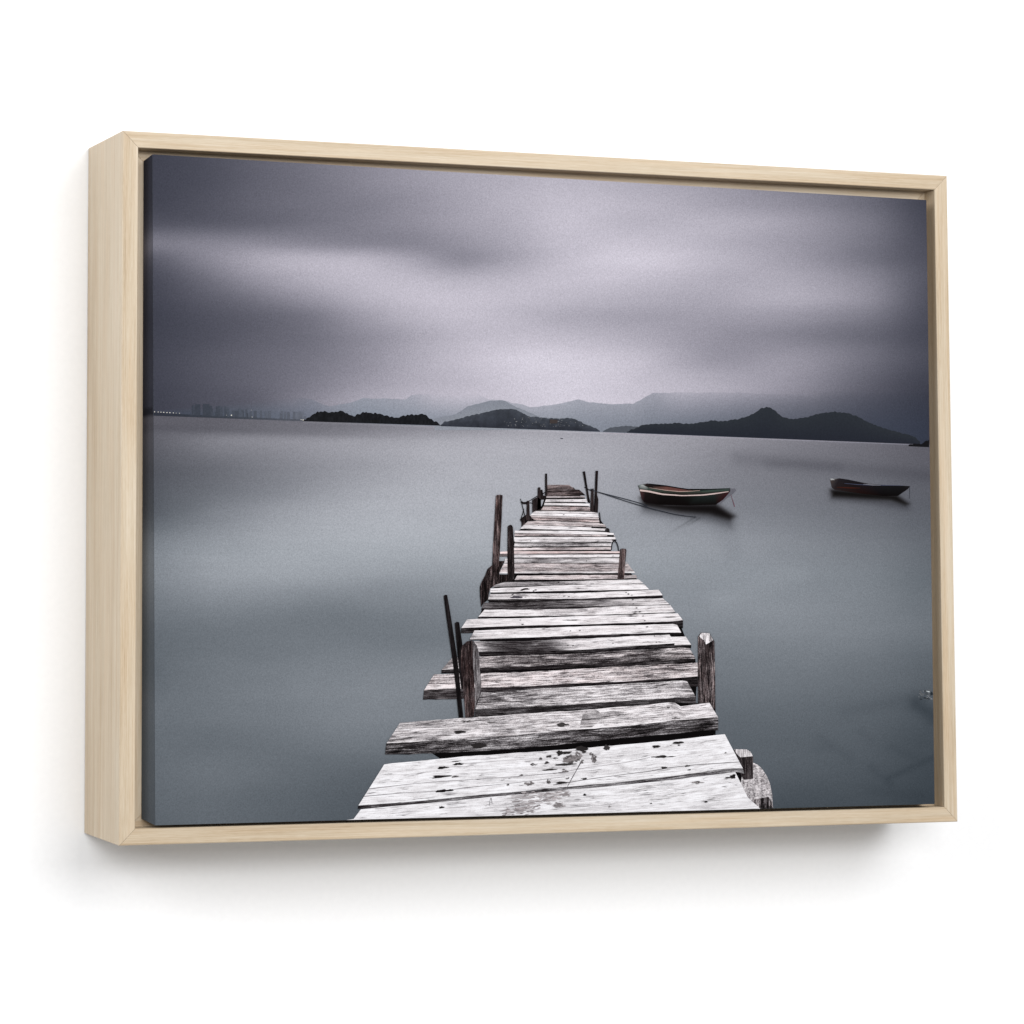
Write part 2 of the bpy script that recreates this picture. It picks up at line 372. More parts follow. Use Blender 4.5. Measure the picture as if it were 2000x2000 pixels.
def other_col(a_, b_):
    cache = [None]
    def f(t, s_):
        p = face_q[a_]*(1-t)+face_q[b_]*t; px, py = to_px(np.array([p[0]]), np.array([p[1]]))
        if s_ == 0: cache[0] = (sky_rgb(px, py) if py[0] < horizon(px)[0] else water_rgb(px, py))[0]
        return cache[0]
    return f
strip(face_q[0], face_q[3], back_q[0], back_q[3], left_col)
strip(face_q[1], face_q[2], back_q[1], back_q[2], other_col(1, 2))
strip(face_q[0], face_q[1], back_q[0], back_q[1], other_col(0, 1))
strip(face_q[3], face_q[2], back_q[3], back_q[2], other_col(3, 2))
base = len(verts)
for q, d in ((face_q, DC+0.0009), (back_q, CB)):
    for p in q: verts.append(w(p[0], p[1], d)); cols.append(np.array((90, 95, 105)))
faces.append((base, base+1, base+2, base+3)); faces.append((base+7, base+6, base+5, base+4))
me = bpy.data.meshes.new('canvas'); me.from_pydata(verts, [], faces)
at = me.color_attributes.new('ink', 'FLOAT_COLOR', 'POINT'); c4 = np.ones((len(verts), 4)); c4[:, :3] = alb(np.clip(np.array(cols), 0, 255)); at.data.foreach_set('color', c4.ravel())
bm = bmesh.new(); bm.from_mesh(me); bmesh.ops.recalc_face_normals(bm, faces=bm.faces); bm.to_mesh(me); bm.free()
canvas = link('canvas', me, INK, root)
tag(canvas, label='stretched canvas printed with a grey seascape, jetty and boats, its edge dark slate')

def grid_faces(nx, ny):
    i, j = np.meshgrid(np.arange(nx-1), np.arange(ny-1)); a_ = (j*nx+i).ravel()
    return np.stack([a_, a_+1, a_+nx+1, a_+nx], 1).tolist()
# water and sky of the print: two sheets that meet on the printed horizon
def v_at_horizon(u):
    lo = np.zeros_like(u); hi = np.ones_like(u)
    for _ in range(30):
        mid = (lo+hi)/2; p = quad_pt(u, mid); px, py = to_px(p[:, 0], p[:, 1]); up = py < horizon(px)
        lo = np.where(up, mid, lo); hi = np.where(up, hi, mid)
    return lo
nx = 420; u = np.linspace(0, 1, nx); vh = v_at_horizon(u)
def pane(name, v0, v1, ny, fun, layer):
    t = np.linspace(0, 1, ny)[:, None]; V = v0[None, :]*(1-t)+v1[None, :]*t; U = np.repeat(u[None, :], ny, 0)
    p = quad_pt(U, V).reshape(-1, 2); px, py = to_px(p[:, 0], p[:, 1])
    return sheet(name, p, grid_faces(nx, ny), layer, rgb=fun(px, py), parent=canvas)
pane('printed_sky', np.zeros(nx), vh, 200, sky_rgb, 0.0)
pane('printed_water', vh, np.ones(nx), 330, water_rgb, 0.0)

# ------------------------------------------------------------------ strips between an upper and a lower outline
def resample(pl, n_):
    pl = np.array(pl, float); s_ = np.concatenate([[0], np.cumsum(np.hypot(*np.diff(pl, axis=0).T))]); t = np.linspace(0, s_[-1], n_)
    return np.stack([np.interp(t, s_, pl[:, 0]), np.interp(t, s_, pl[:, 1])], 1), t
def by_x(pl, xs):
    pl = np.array(pl, float); return np.stack([xs, np.interp(xs, pl[:, 0], pl[:, 1])], 1)
LIMIT = lambda x: 1612.0+(x-303)*(1570.3-1612.0)/(1825.5-303)
def clip_px(P):
    P = P.copy(); P[:, 1] = np.minimum(P[:, 1], LIMIT(P[:, 0])-0.4)
    lx = 298.1+(P[:, 1]-301.4)*(303-298.1)/(1612-301.4)+0.3; rx = 1809.2+(P[:, 1]-390.6)*(1825.5-1809.2)/(1570.3-390.6)-0.3
    P[:, 0] = np.clip(P[:, 0], lx, rx); return P
def px_sheet(name, Ppx, faces, layer, **kw):
    x, y = meas(*clip_px(np.asarray(Ppx, float)).T); return sheet(name, np.stack([x, y], 1), faces, layer, parent=canvas, **kw)

# far mountains, islands
def hills(name, ridge, base, rows, colfun, layer, rough=0.0, step=2.0, seed=1, label=None, bump=0.0):
    xs = np.arange(ridge[0][0], ridge[-1][0]+0.01, step); top = by_x(ridge, xs)[:, 1]
    top = top+rough*2.0*fbm(xs/9.0, xs*0+seed, seed, 3)*2
    if bump: top = top-bump*np.abs(np.sin(xs/3.1+3*fbm(xs/15, xs*0, seed)))*(0.5+vnoise(xs/4, xs*0+.5, seed))
    bot = np.array([base(x) for x in xs]); top = np.minimum(top, bot-0.3)
    P, col = [], []
    for r in range(rows):
        t = r/(rows-1); y = top*(1-t)+bot*t
        for x_, y_ in zip(xs, y): P.append((x_, y_)); col.append(colfun(x_, y_, t))
    o = px_sheet(name, P, grid_faces(len(xs), rows), layer, rgb=np.array(col))
    if label: o['label'] = label
    return o
def mixc(a_, b_, t): return np.array(a_)*(1-t)+np.array(b_)*t
def lerp_tab(x, tab):
    xs = [t[0] for t in tab]; return np.array([np.interp(x, xs, [t[1][k] for t in tab]) for k in range(3)])
def sky1(x, y): return sky_rgb(np.array([x]), np.array([y]))[0]
B_COL = [(300, (58, 62, 74)), (450, (76, 82, 93)), (600, (106, 110, 122)), (700, (126, 132, 143)), (900, (140, 143, 153)), (1100, (134, 138, 148)), (1250, (122, 126, 136)), (1400, (100, 104, 115)), (1500, (84, 88, 99)), (1600, (72, 76, 87)), (1700, (60, 64, 76)), (1815, (50, 54, 66))]
ridgeB = [(300, 800), (400, 792), (480, 785), (529, 781), (570, 777), (593, 777.5), (609, 780), (629.7, 789), (642.7, 793), (660, 791), (688.7, 785.3), (709.4, 777.5), (745.6, 778.8), (792.2, 780), (802.6, 772.3), (838.8, 769), (877.6, 771), (937.1, 772.3), (955.3, 780), (981, 781.4), (1004, 787.9), (1022.5, 790.5), (1035.5, 795.6), (1053.5, 793), (1074, 791.8), (1110.5, 784.5), (1131.2, 780.6), (1151.9, 786), (1195.9, 789.2), (1224.3, 787.9), (1237.3, 788.7), (1252.8, 780), (1273.5, 768), (1299.4, 766.7), (1450, 767), (1479, 768.5), (1595.9, 771), (1611.4, 764.6), (1686.4, 760.7), (1813, 757)]
def fadeB(x): return np.interp(x, [300, 560, 610, 700, 790, 850, 930, 980, 1200, 1260, 1330, 1480, 1600, 1810], [1, 1, .35, .25, .3, .9, .85, .3, .2, .3, .7, .75, .8, .9])
def colB(x, y, t):
    c = lerp_tab(x, B_COL); c = mixc(c*1.04, c*0.97+np.array((0, 1, 3)), t)
    f = min(1, fadeB(x)*1.15)*max(0, 1-t/0.75)**1.2
    return mixc(c, sky1(x, y-4), f)
hills('printed_mountain', ridgeB, lambda x: horizon(x), 9, colB, 0.00008, rough=0.8, seed=3, step=3, label='pale hazy mountain range across the printed horizon')
ridgeC = [(849, 817.6), (890.6, 808.6), (913.9, 793), (942.3, 786.6), (960.4, 782), (986.3, 782.7), (1007, 794.3), (1035.5, 806), (1062, 818)]
hills('printed_mountain', ridgeC, lambda x: 840, 6, lambda x, y, t: mixc((126, 130, 140), (138, 142, 151), t), 0.00012, rough=0.6, seed=9, label='nearer grey ridge in the haze')
# far city on the left shore
random.seed(4)
P, F, Cc = [], [], []
for k in range(62):
    x0 = random.uniform(372, 600); wd = random.uniform(2.5, 6); h = random.uniform(8, 21)*(0.75 if x0 > 470 else 1); bx = horizon(x0)-3
    c = lerp_tab(x0, B_COL)*random.uniform(0.84, 0.95)
    i = len(P); P += [(x0, bx-h), (x0+wd, bx-h), (x0+wd, bx), (x0, bx)]; F.append((i, i+1, i+2, i+3)); Cc += [c*1.02, c*1.02, c, c]
for (x0, wd, h) in ((381, 10, 22), (396, 13, 23), (410, 4, 20)):
    c = lerp_tab(x0, B_COL)*0.85; bx = horizon(x0)-3; i = len(P); P += [(x0, bx-h), (x0+wd, bx-h), (x0+wd, bx), (x0, bx)]; F.append((i, i+1, i+2, i+3)); Cc += [c]*4
tag(px_sheet('printed_city', P, F, 0.00017, rgb=np.array(Cc), lift=[(i//4 % 24)*1e-5 for i in range(len(P))]), kind='stuff', label='faint tower blocks of a far city on the left shore')
def low_shore(x): return horizon(x)+0.3
hills('printed_shore', [(299, 805), (340, 808), (420, 812), (520, 816.5), (600, 820)], low_shore, 2, lambda x, y, t: lerp_tab(x, B_COL)*0.78, 0.00016, seed=2)
P, F, Cc = [], [], []
for (x0, y0, r) in [(302+6.0*i+random.uniform(-.8, .8), 804.3+0.35*i, random.uniform(.7, 1.3)) for i in range(9)]+[(401, 808, 1.1), (442, 811, 1.2), (446, 811.6, .8), (452, 811, 1.5), (454.5, 812, 1), (468, 812.5, .8), (473, 812.8, 1), (492, 814.5, 1.1), (491, 801, .6), (588, 819.5, 1.2), (592, 820, 1.6)]:
    i = len(P); P += [(x0+r*math.cos(q*math.pi/3), y0+r*.8*math.sin(q*math.pi/3)) for q in range(6)]; F.append(tuple(range(i, i+6))); Cc += [(212, 208, 200)]*6
tag(px_sheet('printed_lights', P, F, 0.0002, rgb=np.array(Cc)), kind='stuff', label='row of tiny white shore lights at far left')
isl1 = [(591.6, 821.3), (605.9, 815), (613.6, 807.8), (629.2, 804.8), (647.3, 807.8), (665.4, 804.4), (683.5, 811.2), (693.9, 815), (699, 809), (719.8, 807), (735.3, 807.5), (748.2, 811.5), (761.2, 815.5), (776.7, 816.6), (787, 813), (805.2, 810.4), (825.9, 810), (838.8, 816.3), (851.7, 825.4), (860.8, 831)]
hills('printed_island', isl1, lambda x: 822.6+(x-591)*.0325, 4, lambda x, y, t: np.array((24, 25, 28))*(1+0.5*(vnoise(np.array(x*.4), np.array(y*.5), 77)-.5)), 0.00018, rough=1.3, step=1.0, seed=5, bump=1.8, label='near-black wooded islet with three humps')
isl2 = [(860.8, 830.6), (867.3, 824), (890.6, 820.2), (924.2, 811.2), (955.3, 803.4), (983.7, 799.5), (1004.4, 800), (1020, 807.3), (1035.5, 815), (1053.5, 815), (1079.4, 817.6), (1110.5, 816.3), (1123.4, 819.7), (1141.5, 828), (1162.2, 835.8), (1172.6, 842.2)]
hills('printed_island', isl2, lambda x: 832.3+(x-860)*.0345, 6, lambda x, y, t: mixc((62, 66, 74), (42, 45, 53), t)*(1+0.3*(vnoise(np.array(x*.15), np.array(y*.3), 78)-.5)), 0.0002, rough=.9, step=1.5, seed=6, bump=.8, label='charcoal island with a village of pale specks')
P, F, Cc = [], [], []
for k in range(85):
    x0 = random.uniform(985, 1098); y0 = random.uniform(814, 832)+(x0-985)*.02
    if random.random() < .15: x0 = random.uniform(1095, 1140); y0 = random.uniform(822, 833)
    if x0 < 1010 and y0 < 818: y0 += 8
    r = random.uniform(.35, .9); g = random.uniform(85, 150); i = len(P)
    P += [(x0-r, y0-r*.6), (x0+r, y0-r*.7), (x0+r, y0+r*.6), (x0-r, y0+r*.5)]; F.append((i, i+1, i+2, i+3)); Cc += [(g, g, g+2)]*4
P += [(1073, 819), (1089, 820), (1088, 827), (1074, 827)]; i = len(P)-4; F.append((i, i+1, i+2, i+3)); Cc += [(62, 55, 54)]*4
tag(px_sheet('printed_village', P, F, 0.00024, rgb=np.array(Cc), lift=[(i//4 % 30)*1e-5 for i in range(len(P))]), kind='stuff', label='pale specks of a village on the middle island')
hills('printed_island', [(1177.7, 842.5), (1190.7, 836.3), (1224.3, 832.6), (1245, 833.7), (1262, 838)], lambda x: 843.3+(x-1177)*.037, 3, lambda x, y, t: np.array((78, 82, 90)), 0.00018, rough=.7, step=1.5, seed=8, bump=.8, label='small grey islet left of the two-peaked island')
isl3 = [(1224, 844.6), (1245, 835.8), (1255.4, 830.6), (1294.2, 828.5), (1317.5, 826.7), (1353.7, 828), (1390, 822.3), (1409.5, 823.3), (1445.8, 819), (1471.6, 808.6), (1484.6, 799.5), (1497.5, 795.6), (1510.5, 800.8), (1526, 813.8), (1544, 819.7), (1557, 819), (1582.9, 813.8), (1608.8, 806.8), (1629.5, 804.7), (1655.4, 806.8), (1676, 815), (1699.4, 826.7), (1725.3, 837), (1764, 847.4), (1787.4, 853.9), (1797.7, 864.2)]
hills('printed_island', isl3, lambda x: 845.0+(x-1224)*.0395, 5, lambda x, y, t: mixc((42, 46, 52), (34, 37, 46), t), 0.00022, rough=.9, step=1.5, seed=12, bump=1.2, label='dark two-peaked island at right')
hills('printed_island', [(1774.4, 870.2), (1784.8, 867), (1800, 866.3), (1809, 862), (1814.5, 860.3)], lambda x: 871.5+(x-1774)*.045, 2, lambda x, y, t: np.array((20, 20, 23)), 0.00024, rough=1.2, step=1.0, seed=14, bump=1, label='low black rocks at the right edge of the print')
hills('printed_glint', [(1180, 845.0), (1300, 849.2), (1500, 857), (1800, 868.3)], lambda x: 846.6+(x-1180)*.0375, 2, lambda x, y, t: mixc((168, 162, 172), (118, 118, 130), (x-1180)/640), 0.0002, seed=15)
px_sheet('printed_skiff', [(1094, 855.6), (1100, 856), (1099, 857.3), (1095, 857.2)], [(0, 1, 2, 3)], 0.0002, rgb=np.array([(60, 62, 70)]*4))

# ------------------------------------------------------------------ wooden things of the print
def tint(mm, con, seed, rust=0.0): return (mm, con, seed, rust)
def band(top, bot, mvals, con, seed, rust, n_=44, wob=0.5, rows=3, bow=0.0):
    """surface between two polylines; returns px points, faces, tone, uv. mvals: lightness samples along the length"""
    A, ta = resample(top, n_); B, tb = resample(bot, n_)
    jt = wob*fbm(ta/14, ta*0+seed*50, int(seed*100)+1, 4)*4; jb = wob*fbm(tb/12, tb*0+seed*70, int(seed*100)+7, 4)*4
    A[:, 1] += jt; B[:, 1] += jb
    P, T, U = [], [], []
    mv = np.interp(np.linspace(0, 1, n_), np.linspace(0, 1, len(mvals)), mvals)
    hgt = np.hypot(*(B-A).T)
    for r in range(rows):
        t = r/(rows-1)
        for i in range(n_):
            P.append(A[i]*(1-t)+B[i]*t); T.append((mv[i], con, seed, rust)); U.append((ta[i]+seed*700, t*hgt[i]))
    return P, grid_faces(n_, rows), T, U
def join(parts):
    P, F, T, U = [], [], [], []
    for p, f, t, u_ in parts:
        k = len(P); P += list(p); F += [tuple(i+k for i in q) for q in f]; T += t; U += u_
    return P, F, T, U
plank_no = 0
PIER0 = 0.0004
def plank(top, bot, m_=(.86,), con=.3, front=None, fm=(.12,), fcon=.35, rust=0.1, wob=.5, name='printed_plank', label=None):
    global plank_no
    plank_no += 1; seed = (plank_no*0.137) % 1
    parts = []
    if front is not None:
        b2 = bot if len(front) != 2 or front[0] is not None else bot
        parts.append(band(bot, front, fm, fcon, (seed+.5) % 1, rust*.6, wob=wob*.8))
    parts.append(band(top, bot, m_, con, seed, rust, wob=wob))
    P, F, T, U = join(parts)
    o = px_sheet(name, P, F, PIER0+plank_no*0.000012, tone=T, uv=U)
    if label: o['label'] = label
    return o
def down(pl, a_, b_=None):
    b_ = a_ if b_ is None else b_; n_ = len(pl)-1
    return [(x, y+a_+(b_-a_)*i/n_) for i, (x, y) in enumerate(pl)]

# dark underside seen through the gaps
under = [(1066, 950), (1120, 952), (1150, 990), (1170, 1012), (1186, 1034), (1200, 1050), (1193, 1054), (1193, 1076), (1209, 1080), (1218, 1104), (1240, 1128), (1262, 1150), (1290, 1166), (1304, 1186), (1316, 1200), (1330, 1224), (1345, 1262), (1358, 1290), (1361, 1330), (1358, 1372), (1397, 1385), (1397.5, 1440), (1430, 1470), (1455, 1520), (1440, 1560),
         (900, 1560), (760, 1520), (859, 1481), (843, 1471), (900, 1460), (927, 1398), (935, 1340), (940, 1300), (936, 1262), (938, 1237), (923, 1236), (934, 1210), (941, 1190), (955, 1175), (960, 1150), (990, 1134), (1000, 1100), (1003, 1062), (1006, 1040), (1022, 1030), (1036, 1012), (1046, 998), (1058, 988), (1066, 966)]
def fill(name, poly, layer, mat_rgb=None, tone=None, label=None, grain='v'):
    poly = clip_px(np.array(poly, float)); bm = bmesh.new(); x, y = meas(*poly.T)
    vs = [bm.verts.new(((a_)*S, (DC-layer)*S, -b_*S)) for a_, b_ in zip(x, y)]
    es = [bm.edges.new((vs[i], vs[(i+1) % len(vs)])) for i in range(len(vs))]
    bmesh.ops.triangle_fill(bm, edges=es, use_beauty=True)
    me = bpy.data.meshes.new(name); bm.to_mesh(me); bm.free()
    idx = len(me.vertices)
    if tone is not None:
        at = me.color_attributes.new('tone', 'FLOAT_COLOR', 'POINT'); at.data.foreach_set('color', list(tone)*idx)
        ul = me.uv_layers.new(name='grain'); li = np.zeros(len(me.loops), int); me.loops.foreach_get('vertex_index', li)
        uvv = np.array([{'v': (poly[i, 1], poly[i, 0]), 'h': (poly[i, 0], poly[i, 1]+poly[i, 0]*.08), 'iso': (poly[i, 0]*9, poly[i, 1]*.8)}[grain] for i in range(idx)]); ul.data.foreach_set('uv', uvv[li].ravel())
        o = link(name, me, WOOD, canvas)
    else:
        at = me.color_attributes.new('ink', 'FLOAT_COLOR', 'POINT'); at.data.foreach_set('color', (list(alb(mat_rgb))+[1])*idx)
        o = link(name, me, INK, canvas)
    if label: o['label'] = label
    return o
fill('printed_pier_underside', under, 0.00034, (9, 7, 8))

# far end, from the far platform towards the viewer
plank([(1068, 947.3), (1090, 946.6), (1111.6, 947.3), (1116, 950.5)], [(1068, 954.8), (1100, 955.4), (1121, 954.9)], (.42, .4, .46), .35, rust=.6, wob=.25)
plank([(1067.5, 956), (1120, 955.6), (1131, 956.6)], [(1067, 968), (1110, 968), (1143.5, 967.6)], (.36, .42, .36, .2, .08), .4, rust=.6, wob=.3)
plank([(1065, 969.6), (1140, 969)], [(1064.6, 971.8), (1142, 971.6)], (.74,), .25, rust=.3, wob=.15, front=[(1064.6, 974), (1142, 974)])
plank([(1066, 975.4), (1145, 975)], [(1064, 980.4), (1148.5, 980.6)], (.85, .8), .3, wob=.2)
plank([(1063, 982.2), (1151, 983.6)], [(1062.2, 986.8), (1151.8, 988)], (.82, .9), .25, wob=.2)
plank([(1060.8, 989.4), (1151.6, 990)], [(1056, 996.4), (1152.6, 997.4)], (.72, .66, .6), .35, rust=.5, wob=.2)
plank([(1044.6, 998), (1100, 998.4), (1166, 1000.2)], [(1040, 1001.6), (1167, 1003.4)], (.84, .74), .25, wob=.15)
plank([(1040, 1002), (1167, 1004)], [(1035.4, 1006.4), (1168.4, 1010.6)], (.88, .9, .84), .28, wob=.2)
plank([(1034.4, 1006.8), (1168.8, 1011.2)], [(1037, 1010), (1169.4, 1014.4)], (.8, .66), .28, rust=.3, wob=.15)
plank([(1037.6, 1010.8), (1169.4, 1015.4)], [(1040, 1014.8), (1170.6, 1020.4)], (.72, .52, .66), .35, rust=.5, wob=.2)
plank([(1028.5, 1018), (1050, 1016.2), (1172, 1022)], [(1025.4, 1021.4), (1182, 1025.6)], (.78, .7, .78), .3, rust=.3, wob=.2)
plank([(1025.4, 1021.8), (1182.2, 1025.8)], [(1023, 1024.4), (1183.3, 1029.4)], (.76, .62), .3, rust=.3, wob=.15)
plank([(1022.8, 1025.2), (1170, 1030.6), (1183.6, 1031.4)], [(1015.6, 1032.8), (1100, 1034.6), (1181, 1036.8)], (.86, .9, .85), .25, wob=.2)
plank([(1005, 1036.4), (1100, 1036.4), (1180, 1039), (1198.4, 1041.6)], [(1004.4, 1040.8), (1198.6, 1044.6)], (.92, .86, .94), .2, wob=.2)
plank([(1004.4, 1041.4), (1199, 1045.2)], [(1004.6, 1046.8), (1201, 1047.6)], (.66, .58, .62, .78), .4, rust=.35, wob=.2)
plank([(1003.4, 1048.8), (1201, 1049)], [(1003.6, 1053), (1202, 1053.4)], (.86, .82), .28, wob=.2)
plank([(1003.6, 1053.4), (1202, 1053.8)], [(1005, 1059.2), (1200, 1058.8)], (.84, .76, .82), .3, wob=.2)
plank([(1004.6, 1061.6), (1194, 1061.2)], [(1003.4, 1067.2), (1193, 1066.8)], (.8, .56, .5, .84), .35, wob=.2)
plank([(1003.4, 1069.6), (1193, 1068.8)], [(1003.4, 1075), (1193, 1073.4)], (.9, .62, .88), .3, rust=.3, wob=.2)
plank([(976.2, 1077.6), (1003, 1076.6), (1210, 1076.6)], [(976.2, 1081.4), (1040, 1081.2), (1210, 1080.2)], (.92, .8, .78, .84), .2, rust=.5, front=[(976.2, 1087.2), (991, 1087), (1040, 1083.6), (1210, 1082.6)], fm=(.5, .3, .36), fcon=.25, wob=.15, label='pinkish plank sticking out at left, with a rusty edge')
bpy.data.objects[-1] if False else None
plank([(1003.6, 1083.6), (1210, 1083)], [(1003.8, 1089), (1208.6, 1088.6)], (.84, .92, .94, .84), .25, wob=.2)
plank([(986, 1091), (1209, 1090.4)], [(984.6, 1098.6), (1226, 1099.4)], (.78, .64, .72, .8), .33, wob=.2)
plank([(984.4, 1100.2), (1226, 1101)], [(979.6, 1108.8), (1232, 1109.4)], (.8, .72, .64, .8), .33, rust=.3, wob=.2)
plank([(979.4, 1110), (1232, 1109.8)], [(974.4, 1119.6), (1238, 1115.4)], (.7, .56, .6, .72), .4, rust=.3, wob=.25)
plank([(975, 1117), (1238, 1116)], [(974, 1119.8), (1240, 1119)], (.86, .78, .84), .25, wob=.2)
plank([(1009.5, 1124), (1241.4, 1122.6)], [(1004.5, 1132.4), (1160, 1131.4), (1244.7, 1129.4)], (.68, .74, .78, .5), .35, rust=.3, wob=.25)
plank([(971.6, 1136.8), (1095, 1135.6), (1180, 1133), (1247, 1131.6)], [(961, 1146.8), (1079, 1142.6), (1256, 1139)], (.62, .5, .86, .88), .3, wob=.3)
plank([(957.4, 1149.4), (1079, 1143.6), (1250, 1139.7), (1258, 1141.7)], [(956.8, 1157.2), (1095, 1154.4), (1250, 1151.6), (1267.4, 1150.8)], (.92, .84, .88, .86), .28, wob=.3)
plank([(956.6, 1160.2), (1026.3, 1159.2), (1135, 1158), (1200, 1154.8), (1286, 1152)], [(952.6, 1170.6), (1135, 1169.2), (1264.8, 1163.8), (1293.6, 1162.6)], (.74, .8, .9, .86), .28, front=[(952.6, 1174.6), (1135, 1171.6), (1260, 1167), (1293.8, 1167.8)], wob=.35)
plank([(945.6, 1177.3), (1041.9, 1175), (1135, 1172), (1293.8, 1168.4)], [(939.4, 1189.5), (1041.9, 1187.4), (1135, 1184.3), (1307, 1180.4)], (.36, .3, .34, .5, .76, .84), .32, front=[(939.4, 1190.6), (1041.9, 1190.4), (1135, 1188), (1238, 1184), (1307, 1181.6)], wob=.35, label='dark stained plank')
plank([(945.8, 1190.8), (1041.9, 1190.4), (1135, 1188.4), (1220.8, 1183.2), (1308.8, 1181.8)], [(933.6, 1204.8), (1135, 1202), (1318.2, 1195.6)], (.82, .84, .88, .86), .3, front=[(933, 1207.8), (1135, 1203), (1318.2, 1197)], wob=.35)
plank([(911.4, 1210.2), (930, 1208.6), (1010.8, 1207.6), (1135, 1203.2), (1322.9, 1197.6)], [(900.4, 1227), (927, 1225.2), (1041.9, 1221.4), (1135, 1219.6), (1308.8, 1213.9), (1333.4, 1211.5)], (.84, .88, .94, .9, .9), .26, front=[(900, 1236.6), (923, 1236.4), (940, 1229.4), (1041.9, 1225), (1135, 1222.4), (1300, 1216.4), (1322, 1222), (1333.2, 1227.4)], wob=.4)
plank([(926.2, 1231.6), (1026.3, 1227.2), (1135, 1223.4), (1317.6, 1218.6), (1322, 1221)], [(916.3, 1249), (1026, 1245.4), (1135, 1240.9), (1282.4, 1236), (1329.8, 1235.4)], (.76, .9, .86, .92), .26, front=[(916.3, 1250.4), (1026, 1249.4), (1135, 1246), (1282, 1239.4), (1329.9, 1241.8)], wob=.4)
plank([(1300, 1243.6), (1338.7, 1243.2)], [(1310, 1260.4), (1349.3, 1259.4)], (.9, .86), .3, front=[(1310, 1266), (1349.3, 1265.6)], fm=(.18,), wob=.3, label='short end of a plank showing at the right')
plank([(925, 1252.6), (1010.8, 1252), (1135, 1247.4), (1307, 1239)], [(933.2, 1273), (1135, 1269.4), (1203.2, 1264), (1316.7, 1256.6)], (.72, .24, .3, .82, .86, .9, .9), .3, front=[(934.7, 1280), (1135, 1274), (1203, 1269.2), (1316.7, 1262.6)], fm=(.14, .2), wob=.5, label='pale plank with a long dark stain at its left end')
plank([(882, 1285), (935.8, 1282.6), (1010, 1279.6), (1114.7, 1277), (1240.8, 1268.6), (1330, 1265), (1346, 1266)], [(862, 1308), (899.4, 1306.4), (1010, 1303), (1114.7, 1297), (1249, 1292.6), (1357.6, 1286)], (.56, .64, .48, .42, .44, .4, .62), .62, front=[(861.3, 1315.2), (899.4, 1314.6), (937.5, 1312), (1114.7, 1304.2), (1249, 1299), (1357.6, 1291.4)], wob=.5, rust=.2, label='dark grey streaked plank')
plank([(847.2, 1317.2), (939, 1314.6), (1031.9, 1312.2), (1114.7, 1307.3), (1240.8, 1299.8), (1361.7, 1294)], [(827.6, 1347.6), (904.3, 1344.6), (1031.9, 1340.2), (1114.7, 1335.4), (1232.5, 1330), (1362, 1321)], (.68, .66, .84, .72, .66, .68), .6, front=[(825.7, 1366.4), (866, 1365.8), (904.3, 1365), (940.8, 1351.4), (1031.9, 1346), (1114.7, 1341), (1232.5, 1335), (1330, 1326), (1345, 1341), (1362.2, 1341)], fm=(.22, .2, .12, .14), wob=.6, rust=.25)
plank([(939, 1352.2), (1007, 1348), (1114.7, 1341.4), (1240.8, 1334.6), (1330, 1328.8), (1341, 1330.6)], [(927.5, 1385.6), (998.8, 1383.3), (1114.7, 1376), (1240.8, 1367.5), (1315.3, 1363.2), (1358.4, 1361.4)], (.56, .46, .62, .78, .8, .68, .66), .55, front=[(926.7, 1398.4), (1010, 1394.6), (1114.7, 1386.8), (1240, 1377), (1318.6, 1371.7), (1358.4, 1374.2)], fm=(.2, .22), wob=.6)
plank([(780.5, 1411.4), (897.7, 1402.4), (1010, 1394.8), (1102.7, 1388.8), (1199.4, 1381.7), (1317, 1371.2), (1324, 1380), (1384.9, 1372.7)], [(754, 1452), (897.7, 1443.6), (1000, 1436.4), (1102.7, 1426.7), (1216.6, 1418.7), (1300, 1409), (1402, 1400.5)], (.66, .76, .72, .8, .78, .8), .48, front=[(751.4, 1473.6), (799.8, 1473.2), (843, 1471), (897.7, 1469.2), (1000, 1463), (1102.7, 1453), (1239, 1439.6), (1320, 1432), (1402, 1426.2)], fm=(.2, .36, .38, .3, .36, .3), fcon=.55, wob=.8, label='thick streaked plank lying askew, its ragged edge showing')
plank([(749.7, 1492.7), (897.7, 1478), (1000, 1471), (1102.7, 1464), (1296.4, 1447.4), (1414.8, 1433.7)], [(699.4, 1573), (800, 1566), (954.7, 1550.8), (1102.7, 1537), (1193.9, 1529), (1307.7, 1516.6), (1425, 1500), (1450, 1500.6)], (.88, .9, .88, .87, .9, .9), .22, front=[(698.6, 1580), (800, 1571.4), (954.7, 1556.4), (1102.7, 1543), (1193.9, 1534.8), (1307.7, 1523), (1435, 1507), (1452.4, 1511)], fm=(.18, .36, .42, .5), fcon=.4, wob=.5, rust=0, label='broad white bleached plank with knots and bird droppings')
plank([(704.2, 1580.2), (800, 1571.6), (954.7, 1556.6), (1193.9, 1535), (1307.7, 1523.4), (1435.3, 1507.7)], [(676, 1618), (900, 1614), (1200, 1610), (1484, 1606)], (.89, .88, .86, .88, .9), .24, wob=.4, rust=0, label='white bleached plank cut off by the bottom edge of the print')

